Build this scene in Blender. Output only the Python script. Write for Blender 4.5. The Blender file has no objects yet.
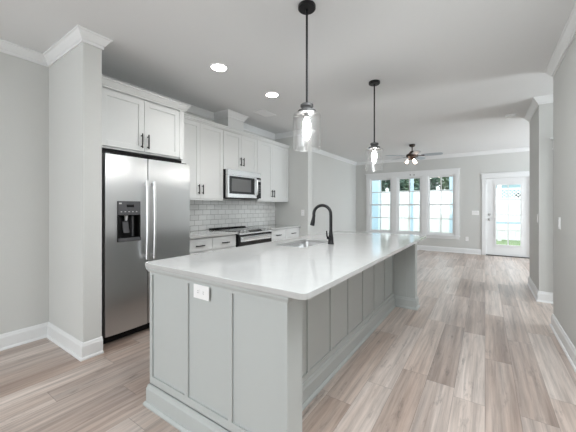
import bpy, bmesh, math, random
from mathutils import Vector, Matrix
random.seed(7)
PI = math.pi
C = bpy.context.scene.collection
SC = bpy.context.scene

# ------------------------------------------------------------------ camera
cam_d = bpy.data.cameras.new('camera')
cam_d.sensor_width = 36.0
cam_d.lens = 290.4 / 576 * 36
cam_d.shift_y = -9.2 / 576
cam_d.clip_start = 0.05
cam_d.clip_end = 200
cam = bpy.data.objects.new('camera', cam_d)
cam.location = (0, 0, 1.273)
cam.rotation_euler = (PI / 2, 0, math.radians(34.15))
C.objects.link(cam)
SC.camera = cam

# ------------------------------------------------------------------ world, lights, exposure
SC.view_settings.view_transform = 'Standard'
SC.view_settings.look = 'None'
SC.view_settings.gamma = 1.0
SC.view_settings.use_curve_mapping = False
SC.view_settings.exposure = 1.30
SC.cycles.use_denoising = True
SC.cycles.max_bounces = 10
SC.cycles.diffuse_bounces = 6
SC.cycles.transparent_max_bounces = 16
SC.cycles.sample_clamp_indirect = 8
SC.cycles.caustics_reflective = False

w = bpy.data.worlds.new('overcast_sky')
SC.world = w
w.use_nodes = True
w.node_tree.nodes['Background'].inputs[0].default_value = (0.93, 0.965, 1.0, 1)
w.node_tree.nodes['Background'].inputs[1].default_value = 1.2

def area(name, loc, rot, sx, sy, power, color=(1, 1, 1)):
    l = bpy.data.lights.new(name, 'AREA')
    l.shape = 'RECTANGLE'
    l.size, l.size_y, l.energy, l.color = sx, sy, power, color
    o = bpy.data.objects.new(name, l)
    o.location, o.rotation_euler = loc, rot
    C.objects.link(o)
    return o
# added fill lights: stand-ins for daylight at unseen openings, one more overhead
area('fill_light_rear', (-1.5, -6.62, 1.45), (PI / 2, 0, 0), 3.8, 2.3, 54, (0.88, 0.96, 1.0))
area('fill_light_dining', (-3.75, -2.6, 1.45), (0, -PI / 2, 0), 1.9, 3.2, 6, (0.90, 0.965, 1.0))
area('fill_light_living', (4.74, 7.9, 1.45), (0, PI / 2, 0), 2.0, 2.2, 88, (0.86, 0.94, 1.0))
area('fill_light_overhead', (0.0, 1.30, 2.72), (0, 0, 0), 0.95, 1.2, 24, (0.92, 0.97, 1.0))  # added fill overhead, out of view; no known fixture of the room
area('fill_light_passage', (3.94, 4.63, 1.45), (0, PI / 2, 0), 2.0, 0.9, 30, (0.90, 0.965, 1.0))  # added fill at the passage end, no known window there

# ------------------------------------------------------------------ materials
def mat(name):
    m = bpy.data.materials.new(name)
    m.use_nodes = True
    nt = m.node_tree
    return m, nt, nt.nodes['Principled BSDF']

def N(nt, t, **kw):
    n = nt.nodes.new(t)
    for k, v in kw.items():
        setattr(n, k, v)
    return n

def math_node(nt, op, a, b=None):
    n = nt.nodes.new('ShaderNodeMath')
    n.operation = op
    for i, v in enumerate((a, b)):
        if v is None: continue
        if isinstance(v, (int, float)): n.inputs[i].default_value = v
        else: nt.links.new(v, n.inputs[i])
    return n.outputs[0]

def simple(name, col, rough=0.5, metal=0.0, var=0.03, scale=30.0, bump=0.0, coat=0.0, spec=0.5):
    """plain finish with a faint noise in tone and an optional fine bump"""
    m, nt, b = mat(name)
    b.inputs['Roughness'].default_value = rough
    b.inputs['Metallic'].default_value = metal
    b.inputs['Coat Weight'].default_value = coat
    b.inputs['Specular IOR Level'].default_value = spec
    tc = N(nt, 'ShaderNodeTexCoord')
    nz = N(nt, 'ShaderNodeTexNoise')
    nz.inputs['Scale'].default_value = scale
    nz.inputs['Detail'].default_value = 3
    nt.links.new(tc.outputs['Object'], nz.inputs['Vector'])
    mx = N(nt, 'ShaderNodeMix', data_type='RGBA')
    mx.inputs[6].default_value = tuple(c * (1 - var) for c in col) + (1,)
    mx.inputs[7].default_value = tuple(min(1, c * (1 + var)) for c in col) + (1,)
    nt.links.new(nz.outputs['Fac'], mx.inputs[0])
    nt.links.new(mx.outputs[2], b.inputs['Base Color'])
    if bump:
        bp = N(nt, 'ShaderNodeBump')
        bp.inputs['Strength'].default_value = bump
        bp.inputs['Distance'].default_value = 0.002
        nt.links.new(nz.outputs['Fac'], bp.inputs['Height'])
        nt.links.new(bp.outputs[0], b.inputs['Normal'])
    return m

def emit(name, col, strength):
    m, nt, b = mat(name)
    b.inputs['Base Color'].default_value = (*col, 1)
    b.inputs['Emission Color'].default_value = (*col, 1)
    b.inputs['Emission Strength'].default_value = strength
    return m

def clear_glass(name, tint=(1, 1, 1), lo=0.04, hi=0.6, power=3.0, rough=0.02):
    """thin clear glass: see-through with a reflection that grows towards grazing angles"""
    m, nt, b = mat(name)
    nt.nodes.remove(b)
    out = nt.nodes['Material Output']
    tr = N(nt, 'ShaderNodeBsdfTransparent')
    tr.inputs[0].default_value = (*tint, 1)
    gl = N(nt, 'ShaderNodeBsdfGlossy')
    gl.inputs['Roughness'].default_value = rough
    lw = N(nt, 'ShaderNodeLayerWeight')
    p = math_node(nt, 'POWER', lw.outputs['Facing'], power)
    s = math_node(nt, 'MULTIPLY', p, hi - lo)
    a = math_node(nt, 'ADD', s, lo)
    mx = N(nt, 'ShaderNodeMixShader')
    nt.links.new(a, mx.inputs[0])
    nt.links.new(tr.outputs[0], mx.inputs[1])
    nt.links.new(gl.outputs[0], mx.inputs[2])
    nt.links.new(mx.outputs[0], out.inputs[0])
    return m

def floor_material():
    m, nt, b = mat('wood_plank_floor')
    L = nt.links.new
    geo = N(nt, 'ShaderNodeTexCoord')
    sp = N(nt, 'ShaderNodeSeparateXYZ')
    L(geo.outputs['Object'], sp.inputs[0])
    PW, PL = 0.178, 1.22
    xs = math_node(nt, 'DIVIDE', sp.outputs[0], PW)
    row = math_node(nt, 'FLOOR', xs)
    wn = N(nt, 'ShaderNodeTexWhiteNoise', noise_dimensions='1D')
    L(row, wn.inputs['W'])
    ys = math_node(nt, 'ADD', math_node(nt, 'DIVIDE', sp.outputs[1], PL), wn.outputs['Value'])
    colm = math_node(nt, 'FLOOR', ys)
    cv = N(nt, 'ShaderNodeCombineXYZ')
    L(row, cv.inputs[0]); L(colm, cv.inputs[1])
    wn2 = N(nt, 'ShaderNodeTexWhiteNoise', noise_dimensions='3D')
    L(cv.outputs[0], wn2.inputs['Vector'])
    # grain, offset per plank
    off = N(nt, 'ShaderNodeVectorMath', operation='SCALE')
    L(wn2.outputs['Color'], off.inputs[0]); off.inputs['Scale'].default_value = 37.0
    add = N(nt, 'ShaderNodeVectorMath', operation='ADD')
    L(geo.outputs['Object'], add.inputs[0]); L(off.outputs[0], add.inputs[1])
    mp = N(nt, 'ShaderNodeMapping')
    mp.inputs['Scale'].default_value = (34, 1.3, 1)
    L(add.outputs[0], mp.inputs['Vector'])
    g1 = N(nt, 'ShaderNodeTexNoise')
    g1.inputs['Scale'].default_value = 1.0; g1.inputs['Detail'].default_value = 6; g1.inputs['Roughness'].default_value = 0.65
    g1.inputs['Distortion'].default_value = 0.25
    L(mp.outputs[0], g1.inputs['Vector'])
    mp2 = N(nt, 'ShaderNodeMapping')
    mp2.inputs['Scale'].default_value = (13, 0.8, 1)
    L(add.outputs[0], mp2.inputs['Vector'])
    g2 = N(nt, 'ShaderNodeTexNoise')
    g2.inputs['Scale'].default_value = 1.0; g2.inputs['Detail'].default_value = 3
    L(mp2.outputs[0], g2.inputs['Vector'])
    ramp = N(nt, 'ShaderNodeValToRGB')
    e = ramp.color_ramp.elements
    e[0].position = 0.0; e[0].color = FLOOR_COLS[0]
    e[1].position = 1.0; e[1].color = FLOOR_COLS[3]
    e.new(0.30).color = FLOOR_COLS[1]
    e.new(0.6).color = FLOOR_COLS[2]
    # tone = plank value + slow streaks
    t = math_node(nt, 'ADD', math_node(nt, 'MULTIPLY', wn2.outputs['Value'], 0.55),
                  math_node(nt, 'MULTIPLY', math_node(nt, 'SUBTRACT', g2.outputs['Fac'], 0.25), 0.9))
    L(t, ramp.inputs[0])
    # some planks lean to warm brown, others to grey
    hue = N(nt, 'ShaderNodeMix', data_type='RGBA')
    hue.blend_type = 'MULTIPLY'
    hue.inputs[7].default_value = (0.92, 0.80, 0.71, 1)
    hs_ = N(nt, 'ShaderNodeSeparateColor'); L(wn2.outputs['Color'], hs_.inputs[0])
    L(math_node(nt, 'MULTIPLY', hs_.outputs[1], 0.55), hue.inputs[0])
    L(ramp.outputs[0], hue.inputs[6])
    # knots and dark weathered streaks
    mp3 = N(nt, 'ShaderNodeMapping'); mp3.inputs['Scale'].default_value = (16, 3.2, 1)
    L(add.outputs[0], mp3.inputs['Vector'])
    g3 = N(nt, 'ShaderNodeTexNoise'); g3.inputs['Scale'].default_value = 1.0; g3.inputs['Detail'].default_value = 5; g3.inputs['Roughness'].default_value = 0.7
    L(mp3.outputs[0], g3.inputs['Vector'])
    kn = N(nt, 'ShaderNodeMapRange')
    kn.inputs['From Min'].default_value = 0.58; kn.inputs['From Max'].default_value = 0.74
    kn.inputs['To Min'].default_value = 1.0; kn.inputs['To Max'].default_value = 0.48
    L(g3.outputs['Fac'], kn.inputs['Value'])
    # fine grain darkening
    gr = N(nt, 'ShaderNodeMapRange')
    gr.inputs['From Min'].default_value = 0.32; gr.inputs['From Max'].default_value = 0.62
    gr.inputs['To Min'].default_value = 0.64; gr.inputs['To Max'].default_value = 1.12
    L(g1.outputs['Fac'], gr.inputs['Value'])
    # seams
    fx = math_node(nt, 'FRACT', xs); fy = math_node(nt, 'FRACT', ys)
    ex = math_node(nt, 'LESS_THAN', math_node(nt, 'MINIMUM', fx, math_node(nt, 'SUBTRACT', 1.0, fx)), 0.008)
    ey = math_node(nt, 'LESS_THAN', math_node(nt, 'MINIMUM', fy, math_node(nt, 'SUBTRACT', 1.0, fy)), 0.0015)
    seam = math_node(nt, 'MAXIMUM', ex, ey)
    sk = math_node(nt, 'SUBTRACT', 1.0, math_node(nt, 'MULTIPLY', seam, 0.38))
    k = math_node(nt, 'MULTIPLY', math_node(nt, 'MULTIPLY', gr.outputs[0], kn.outputs[0]), sk)
    vm = N(nt, 'ShaderNodeVectorMath', operation='SCALE')
    L(hue.outputs[2], vm.inputs[0]); L(k, vm.inputs['Scale'])
    L(vm.outputs[0], b.inputs['Base Color'])
    b.inputs['Roughness'].default_value = 0.45
    b.inputs['Coat Weight'].default_value = 0.8
    b.inputs['Coat Roughness'].default_value = 0.42
    b.inputs['Specular IOR Level'].default_value = 0.5
    bp = N(nt, 'ShaderNodeBump')
    bp.inputs['Strength'].default_value = 0.25; bp.inputs['Distance'].default_value = 0.0015
    L(math_node(nt, 'MULTIPLY', g1.outputs['Fac'], sk), bp.inputs['Height'])
    L(bp.outputs[0], b.inputs['Normal'])
    return m
FLOOR_COLS = [(0.21, 0.15, 0.125, 1), (0.41, 0.325, 0.28, 1), (0.55, 0.47, 0.425, 1), (0.70, 0.64, 0.60, 1)]

def tile_material():
    m, nt, b = mat('white_subway_tile')
    L = nt.links.new
    tc = N(nt, 'ShaderNodeTexCoord')
    sp = N(nt, 'ShaderNodeSeparateXYZ'); L(tc.outputs['Object'], sp.inputs[0])
    cb = N(nt, 'ShaderNodeCombineXYZ')
    L(sp.outputs[1], cb.inputs[0])
    L(math_node(nt, 'SUBTRACT', sp.outputs[2], 0.914), cb.inputs[1])
    br = N(nt, 'ShaderNodeTexBrick')
    br.offset = 0.5
    br.inputs['Color1'].default_value = (0.74, 0.745, 0.735, 1)
    br.inputs['Color2'].default_value = (0.66, 0.665, 0.655, 1)
    br.inputs['Mortar'].default_value = (0.36, 0.36, 0.35, 1)
    br.inputs['Scale'].default_value = 1.0
    br.inputs['Brick Width'].default_value = 0.154
    br.inputs['Row Height'].default_value = 0.0785
    br.inputs['Mortar Size'].default_value = 0.0032
    br.inputs['Mortar Smooth'].default_value = 0.2
    L(cb.outputs[0], br.inputs['Vector'])
    L(br.outputs['Color'], b.inputs['Base Color'])
    b.inputs['Roughness'].default_value = 0.12
    bp = N(nt, 'ShaderNodeBump', invert=True)
    bp.inputs['Strength'].default_value = 0.6; bp.inputs['Distance'].default_value = 0.002
    L(br.outputs['Fac'], bp.inputs['Height']); L(bp.outputs[0], b.inputs['Normal'])
    return m

def steel_material(name, col=(0.60, 0.605, 0.61), rough=0.24, axis=1, aniso=0.0):
    """brushed stainless: fine streaks stretched along one axis"""
    m, nt, b = mat(name)
    L = nt.links.new
    tc = N(nt, 'ShaderNodeTexCoord')
    mp = N(nt, 'ShaderNodeMapping')
    s = [400, 400, 400]; s[axis] = 3
    mp.inputs['Scale'].default_value = s
    L(tc.outputs['Object'], mp.inputs['Vector'])
    nz = N(nt, 'ShaderNodeTexNoise'); nz.inputs['Scale'].default_value = 1; nz.inputs['Detail'].default_value = 2
    L(mp.outputs[0], nz.inputs['Vector'])
    mr = N(nt, 'ShaderNodeMapRange'); mr.inputs['To Min'].default_value = rough * 0.85; mr.inputs['To Max'].default_value = rough * 1.2
    L(nz.outputs['Fac'], mr.inputs['Value'])
    if aniso: b.inputs['Roughness'].default_value = rough
    else: L(mr.outputs[0], b.inputs['Roughness'])
    b.inputs['Base Color'].default_value = (*col, 1)
    b.inputs['Metallic'].default_value = 1.0
    if aniso:
        b.inputs['Anisotropic'].default_value = aniso
        tg = N(nt, 'ShaderNodeTangent', direction_type='RADIAL', axis='Z')
        L(tg.outputs[0], b.inputs['Tangent'])
    return m

def foliage_material(name, c1, c2):
    m, nt, b = mat(name)
    oi = N(nt, 'ShaderNodeTexCoord')
    nz = N(nt, 'ShaderNodeTexNoise'); nz.inputs['Scale'].default_value = 3.0; nz.inputs['Detail'].default_value = 4
    nt.links.new(oi.outputs['Object'], nz.inputs['Vector'])
    r = N(nt, 'ShaderNodeValToRGB')
    r.color_ramp.elements[0].color = (*c1, 1); r.color_ramp.elements[0].position = 0.35
    r.color_ramp.elements[1].color = (*c2, 1); r.color_ramp.elements[1].position = 0.65
    nt.links.new(nz.outputs['Fac'], r.inputs[0]); nt.links.new(r.outputs[0], b.inputs['Base Color'])
    b.inputs['Roughness'].default_value = 0.6
    return m

M = dict(
    wall=simple('grey_wall_paint', (0.60, 0.605, 0.59), 0.85, scale=60, var=0.012, bump=0.05),
    ceil=simple('ceiling_paint', (0.735, 0.745, 0.75), 0.9, scale=60, var=0.012),
    trim=simple('white_trim_paint', (0.77, 0.78, 0.785), 0.4, var=0.01),
    cab=simple('white_cabinet_paint', (0.70, 0.71, 0.705), 0.38, var=0.01),
    island=simple('pale_grey_island_paint', (0.47, 0.495, 0.488), 0.42, var=0.012),
    quartz=simple('white_quartz', (0.49, 0.492, 0.487), 0.09, var=0.035, scale=9),
    floor=floor_material(), tile=tile_material(),
    steel=steel_material('brushed_stainless'), door_steel=steel_material('brushed_door_stainless', (0.62, 0.625, 0.63), 0.31, 1, 0.75),
    steel_v=steel_material('stainless_handle', (0.80, 0.805, 0.81), 0.34, axis=2),
    basin=steel_material('sink_steel', (0.55, 0.555, 0.56), 0.28, axis=0),
    nickel=simple('satin_nickel', (0.5, 0.5, 0.5), 0.3, 1.0),
    black=simple('matte_black_metal', (0.008, 0.008, 0.009), 0.35, 0.0, spec=0.3),
    pull=simple('black_cabinet_pull', (0.006, 0.006, 0.006), 0.5, 0.0, spec=0.25),
    blackplastic=simple('black_plastic', (0.006, 0.006, 0.006), 0.5, spec=0.15),
    blackglass=simple('black_glass', (0.008, 0.008, 0.009), 0.06, var=0.0, spec=0.3),
    mwglass=simple('microwave_window_mesh', (0.10, 0.10, 0.10), 0.18, var=0.1, scale=200),
    greypanel=simple('grey_control_panel', (0.085, 0.085, 0.09), 0.4, spec=0.3),
    display=simple('dark_display', (0.004, 0.004, 0.005), 0.1),
    button=simple('pale_button', (0.55, 0.55, 0.55), 0.5),
    plastic=simple('white_plastic', (0.86, 0.86, 0.86), 0.35, var=0.0),
    dark=simple('dark_void', (0.01, 0.01, 0.01), 0.8),
    bronze=simple('dark_bronze', (0.05, 0.035, 0.028), 0.4, 0.7),
    socket=simple('weathered_dark_socket', (0.10, 0.10, 0.10), 0.5, 0.5, var=0.3),
    blade=simple('pale_grey_fan_blade', (0.38, 0.43, 0.48), 0.5, var=0.05),
    glass=clear_glass('window_glass', (0.97, 0.99, 0.99), 0.03, 0.5),
    shade=clear_glass('pendant_glass', (0.99, 0.99, 0.99), 0.05, 0.5, 2.5, 0.12),
    vinyl=simple('white_vinyl_fence', (0.85, 0.86, 0.87), 0.5),
    post=simple('pale_blue_porch_post', (0.50, 0.66, 0.74), 0.6),
    siding=simple('pale_blue_siding', (0.42, 0.60, 0.68), 0.7, scale=4, var=0.1),
    patio=simple('patio_concrete', (0.60, 0.59, 0.57), 0.9, var=0.08, scale=5),
    lawn=simple('lawn_green', (0.22, 0.30, 0.15), 0.9, var=0.3, scale=20),
    leaf1=foliage_material('leaves_dark', (0.06, 0.12, 0.09), (0.20, 0.30, 0.23)),
    leaf2=foliage_material('leaves_light', (0.13, 0.22, 0.13), (0.34, 0.46, 0.30)),
    bark=simple('bark', (0.09, 0.07, 0.05), 0.9, var=0.3),
    threshold=simple('dark_bronze_threshold', (0.05, 0.045, 0.04), 0.5, 0.4),
    lamp=emit('downlight_glow', (1.0, 0.97, 0.92), 14),
    bulb=emit('warm_bulb_glow', (1.0, 0.97, 0.93), 72),
    fanlamp=emit('fan_lamp_glow', (1.0, 0.78, 0.64), 4.0),
    rubber=simple('black_rubber', (0.02, 0.02, 0.02), 0.8),
)

# ------------------------------------------------------------------ mesh helpers
class MB:
    def __init__(self):
        self.bm = bmesh.new()
    def box(self, a, b):
        x0, y0, z0 = a; x1, y1, z1 = b
        if x0 > x1: x0, x1 = x1, x0
        if y0 > y1: y0, y1 = y1, y0
        if z0 > z1: z0, z1 = z1, z0
        v = [self.bm.verts.new(p) for p in ((x0,y0,z0),(x1,y0,z0),(x1,y1,z0),(x0,y1,z0),(x0,y0,z1),(x1,y0,z1),(x1,y1,z1),(x0,y1,z1))]
        for f in ((0,3,2,1),(4,5,6,7),(0,1,5,4),(1,2,6,5),(2,3,7,6),(3,0,4,7)):
            self.bm.faces.new([v[i] for i in f])
        return self
    def loft(self, rings, cap=True, closed=True):
        R = [[self.bm.verts.new(p) for p in r] for r in rings]
        n = len(R[0])
        for a, b in zip(R, R[1:]):
            for i in range(n if closed else n - 1):
                j = (i + 1) % n
                self.bm.faces.new((a[i], a[j], b[j], b[i]))
        if cap:
            self.bm.faces.new(list(reversed(R[0]))); self.bm.faces.new(R[-1])
        return self
    def lathe(self, prof, c=(0, 0, 0), n=24, cap=True, axis='z'):
        rings = []
        for r, z in prof:
            ring = []
            for i in range(n):
                a = 2 * PI * i / n
                u, v = max(r, 1e-5) * math.cos(a), max(r, 1e-5) * math.sin(a)
                if axis == 'z': p = (c[0] + u, c[1] + v, c[2] + z)
                elif axis == 'x': p = (c[0] + z, c[1] + u, c[2] + v)
                else: p = (c[0] + v, c[1] + z, c[2] + u)
                ring.append(p)
            rings.append(ring)
        return self.loft(rings, cap)
    def cyl(self, c, r, h, n=20, axis='z'):
        return self.lathe([(r, 0), (r, h)], c, n, True, axis)
    def tube(self, pts, rad, n=12):
        pts = [Vector(p) for p in pts]
        rings = []
        t0 = (pts[1] - pts[0]).normalized()
        up = Vector((0, 1, 0)) if abs(t0.y) < 0.9 else Vector((1, 0, 0))
        for i, p in enumerate(pts):
            t = (pts[min(i + 1, len(pts) - 1)] - pts[max(i - 1, 0)]).normalized()
            a = up.cross(t).normalized(); b = t.cross(a).normalized()
            r = rad[i] if isinstance(rad, (list, tuple)) else rad
            rings.append([tuple(p + a * r * math.cos(2 * PI * k / n) + b * r * math.sin(2 * PI * k / n)) for k in range(n)])
        return self.loft(rings)
    def prism(self, poly, z0, z1):
        return self.loft([[(x, y, z0) for x, y in poly], [(x, y, z1) for x, y in poly]])
    def prism_axis(self, poly, a0, a1, axis):
        """poly in the two other axes (in xyz order) swept from a0 to a1"""
        def pt(p, a):
            return {'x': (a, p[0], p[1]), 'y': (p[0], a, p[1]), 'z': (p[0], p[1], a)}[axis]
        return self.loft([[pt(p, a0) for p in poly], [pt(p, a1) for p in poly]])
    def sweep(self, path, prof):
        """sweep a profile of (offset to the right of the path, z) along an xy polyline with mitred corners"""
        P = [Vector((p[0], p[1])) for p in path]
        rings = []
        for i, p in enumerate(P):
            def nrm(a, b):
                d = (b - a).normalized(); return Vector((d.y, -d.x))
            if i == 0: m = nrm(P[0], P[1])
            elif i == len(P) - 1: m = nrm(P[-2], P[-1])
            else:
                n1, n2 = nrm(P[i-1], P[i]), nrm(P[i], P[i+1])
                m = (n1 + n2); m = m / max(m.dot(n1), 1e-4)
            rings.append([(p.x + m.x * o, p.y + m.y * o, z) for o, z in prof])
        return self.loft(rings)
    def build(self, name, material, parent=None, bevel=0.0, smooth=False, kind=None, seg=2):
        me = bpy.data.meshes.new(name)
        bmesh.ops.recalc_face_normals(self.bm, faces=self.bm.faces)
        self.bm.to_mesh(me); self.bm.free()
        me.materials.append(material)
        o = bpy.data.objects.new(name, me)
        C.objects.link(o)
        if parent is not None:
            o.parent = parent
            # parts are modelled in the frame of the scene unless the parent sits elsewhere
        if smooth:
            for p in me.polygons: p.use_smooth = True
            me.set_sharp_from_angle(angle=math.radians(40))
        if bevel:
            b = o.modifiers.new('edge', 'BEVEL'); b.width = bevel; b.segments = seg; b.limit_method = 'ANGLE'
            b.angle_limit = math.radians(35)
            if smooth is False:
                pass
        if kind: o['kind'] = kind
        return o

def thing(name, label, cat, group=None, loc=(0, 0, 0), rz=0.0):
    o = bpy.data.objects.new(name, None)
    o.empty_display_size = 0.1
    o.location = loc; o.rotation_euler = (0, 0, rz)
    C.objects.link(o)
    o['label'] = label; o['category'] = cat
    if group: o['group'] = group
    return o

def tag(o, label, cat, group=None):
    o['label'] = label; o['category'] = cat
    if group: o['group'] = group
    return o

def dup_tree(o, parent=None):
    c = o.copy(); C.objects.link(c)
    if parent is not None: c.parent = parent
    for ch in list(o.children): dup_tree(ch, c)
    return c

def S(mb, name, m, bevel=0.0, parent=None, smooth=False):
    o = mb.build(name, m, parent, bevel, smooth)
    o['kind'] = 'structure'
    return o

def rounded_rect(x0, y0, x1, y1, r, n=6):
    pts = []
    for cx, cy, a0 in ((x1 - r, y1 - r, 0), (x0 + r, y1 - r, PI/2), (x0 + r, y0 + r, PI), (x1 - r, y0 + r, 3*PI/2)):
        for k in range(n + 1):
            a = a0 + k * PI / 2 / n
            pts.append((cx + r * math.cos(a), cy + r * math.sin(a)))
    return pts

def slab_with_hole(outer, inner, z0, z1):
    """both outlines need the same number of points, in matching order"""
    mb = MB(); bm = mb.bm
    n = len(outer)
    V = {}
    for k, (pl, z) in enumerate(((outer, z0), (outer, z1), (inner, z0), (inner, z1))):
        V[k] = [bm.verts.new((x, y, z)) for x, y in pl]
    for i in range(n):
        j = (i + 1) % n
        bm.faces.new((V[0][i], V[0][j], V[1][j], V[1][i]))
        bm.faces.new((V[2][j], V[2][i], V[3][i], V[3][j]))
        bm.faces.new((V[1][i], V[1][j], V[3][j], V[3][i]))
        bm.faces.new((V[0][j], V[0][i], V[2][i], V[2][j]))
    return mb

def cut(o, cutter_mb):
    """boolean a recess into a mesh object and keep only the result"""
    me = bpy.data.meshes.new('cutter'); bmesh.ops.recalc_face_normals(cutter_mb.bm, faces=cutter_mb.bm.faces)
    cutter_mb.bm.to_mesh(me); cutter_mb.bm.free()
    co = bpy.data.objects.new('cutter', me); C.objects.link(co)
    md = o.modifiers.new('cut', 'BOOLEAN'); md.operation = 'DIFFERENCE'; md.object = co; md.solver = 'EXACT'
    dg = bpy.context.evaluated_depsgraph_get()
    new = bpy.data.meshes.new_from_object(o.evaluated_get(dg))
    o.modifiers.clear(); o.data = new
    bpy.data.objects.remove(co)

# ------------------------------------------------------------------ room shell
H = 2.74
XL, XR = -3.56, 0.60
YB, YF = -6.5, 9.28
S(MB().box((-3.70, -6.7, -0.06), (4.75, 9.40, 0.0)), 'floor', M['floor'])
S(MB().box((-3.70, -6.7, H), (4.75, 9.40, H + 0.08)), 'ceiling', M['ceil'])
# left wall, with an unseen opening added at the dining end to admit fill light
S(MB().box((XL-.12, YB-.12, 0), (XL, -4.3, H)).box((XL-.12, -0.9, 0), (XL, YF, H))
  .box((XL-.12, -4.3, 0), (XL, -0.9, .45)).box((XL-.12, -4.3, 2.45), (XL, -0.9, H)), 'wall_left', M['wall'])
S(MB().box((XL, YB-.12, 0), (-3.3, YB, H)).box((.3, YB-.12, 0), (XR+.12, YB, H)).box((-3.3, YB-.12, 0), (.3, YB, .35))
  .box((-3.3, YB-.12, 2.45), (.3, YB, H)), 'wall_rear', M['wall'])
S(MB().box((XR, YB, 0), (XR+.12, 4.13, H)), 'wall_right', M['wall'])
S(MB().box((XR+.12, 4.01, 0), (4.0, 4.13, H)), 'wall_passage', M['wall'])
D2a, D2b = 0.835, 1.60          # opening of the door in the side passage
S(MB().box((XR, 5.13, 0), (D2a, 5.25, H)).box((D2b, 5.13, 0), (4.0, 5.25, H)).box((D2a, 5.13, 2.04), (D2b, 5.25, H))
  .box((XR, 5.25, 0), (XR+.12, 6.12, H)).box((XR+.12, 6.00, 0), (4.6, 6.12, H)), 'wall_closet', M['wall'])
S(MB().box((4.6, 6.00, 0), (4.72, 6.9, H)).box((4.6, 8.95, 0), (4.72, YF, H)).box((4.6, 6.9, 0), (4.72, 8.95, .4)).box((4.6, 6.9, 2.5), (4.72, 8.95, H)), 'wall_living_side', M['wall'])
# far wall with openings for three windows and the garden door
WX = [(-3.11, -2.39), (-2.255, -1.535), (-1.40, -0.68)]
WZ0, WZ1 = 0.47, 2.19
DX0, DX1, DZ = 0.02, 0.94, 2.03
mb = MB().box((XL-.12, YF, 0), (WX[0][0], YF+.12, H)).box((WX[2][1], YF, 0), (DX0, YF+.12, H)).box((DX1, YF, 0), (4.72, YF+.12, H))
mb.box((DX0, YF, DZ), (DX1, YF+.12, H)).box((WX[0][0], YF, 0), (WX[2][1], YF+.12, WZ0)).box((WX[0][0], YF, WZ1), (WX[2][1], YF+.12, H))
mb.box((WX[0][1], YF, WZ0), (WX[1][0], YF+.12, WZ1)).box((WX[1][1], YF, WZ0), (WX[2][0], YF+.12, WZ1))
S(mb, 'wall_far', M['wall'])
# stub walls either side of the kitchen run
FA0, FA1, FX = 1.046, 1.188, -2.775
FB0, FB1 = 4.76, 4.90
S(MB().box((XL, FA0, 0), (FX, FA1, H)), 'wall_kitchen_near', M['wall'])
S(MB().box((XL, FB0, 0), (FX, FB1, H)), 'wall_kitchen_far', M['wall'])
# boxed duct above the wall cabinets
S(MB().box((XL, 3.16, 2.47), (-3.25, 3.50, H)), 'wall_duct_chase', M['cab'])

# crown moulding: profile (offset from the wall, z)
def crown(h=0.092, p=0.062, z=H):
    return [(0, z), (p, z), (p, z-.012), (p-.010, z-.016), (p-.022, z-.034), (.022, z-.062), (.012, z-.070), (.012, z-h), (0, z-h)]
def base(h=0.14, t=0.015):
    return [(0, 0), (t+.012, 0), (t+.012, .010), (t+.006, .020), (t, .022), (t, h-.030), (t-.004, h-.020), (t-.006, h-.008), (t-.011, h), (0, h)]
# paths run so that the room is on their right
# around: left wall going +y has the room on the right
dsh = [(XL, YB), (XL, FA0), (FX, FA0), (FX, FA1), (XL, FA1), (XL, 3.16), (-3.25, 3.16), (-3.25, 3.50), (XL, 3.50), (XL, FB0), (FX, FB0), (FX, FB1), (XL, FB1), (XL, YF), (4.6, YF)]
S(MB().sweep(dsh, crown()), 'trim_crown_left', M['trim'])
S(MB().sweep([(4.6, 6.12), (XR, 6.12), (XR, 5.13), (4.6, 5.13)], crown()), 'trim_crown_closet', M['trim'])
S(MB().sweep([(4.6, 4.13), (XR, 4.13), (XR, YB)], crown()), 'trim_crown_right', M['trim'])
S(MB().sweep([(XL, YB), (XL, FA0), (FX, FA0), (FX, FA1 + .004)], base()), 'baseboard_left', M['trim'])
S(MB().sweep([(FX, FB0 + .01), (FX, FB1), (XL, FB1), (XL, YF), (-0.085, YF)], base()), 'baseboard_far', M['trim'])
S(MB().sweep([(1.05, YF), (4.6, YF)], base()), 'baseboard_far_corner', M['trim'])
S(MB().sweep([(4.6, 6.12), (XR, 6.12), (XR, 5.13), (D2a - .09, 5.13)], base()), 'baseboard_closet', M['trim'])
S(MB().sweep([(4.6, 4.13), (XR, 4.13), (XR, YB)], base()), 'baseboard_right', M['trim'])

# ------------------------------------------------------------------ windows of the far wall
def casing(name, x0, x1, z0, z1, y, cw=.09, head=.15, over=.035, sill=True, d=.018):
    mb = MB()
    mb.box((x0-cw, y-d, z0 if sill else 0), (x0, y, z1)).box((x1, y-d, z0 if sill else 0), (x1+cw, y, z1))
    mb.box((x0-cw-.004, y-d-.004, z1), (x1+cw+.004, y, z1+head-.02))
    mb.box((x0-cw-over, y-d-.02, z1+head-.02), (x1+cw+over, y, z1+head))
    mb.box((x0-cw-.012, y-d-.010, z1-.012), (x1+cw+.012, y, z1+.004))
    if sill:
        mb.box((x0-cw-.02, y-.045, z0-.022), (x1+cw+.02, y, z0))
        mb.box((x0-cw, y-d, z0-.10), (x1+cw, y, z0-.022))
    return mb
mb = casing('c', WX[0][0], WX[2][1], WZ0, WZ1, YF)
for a, b in ((WX[0][1], WX[1][0]), (WX[1][1], WX[2][0])):
    mb.box((a, YF-.018, WZ0), (b, YF, WZ1))
S(mb, 'trim_window', M['trim'], bevel=.002)
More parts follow.
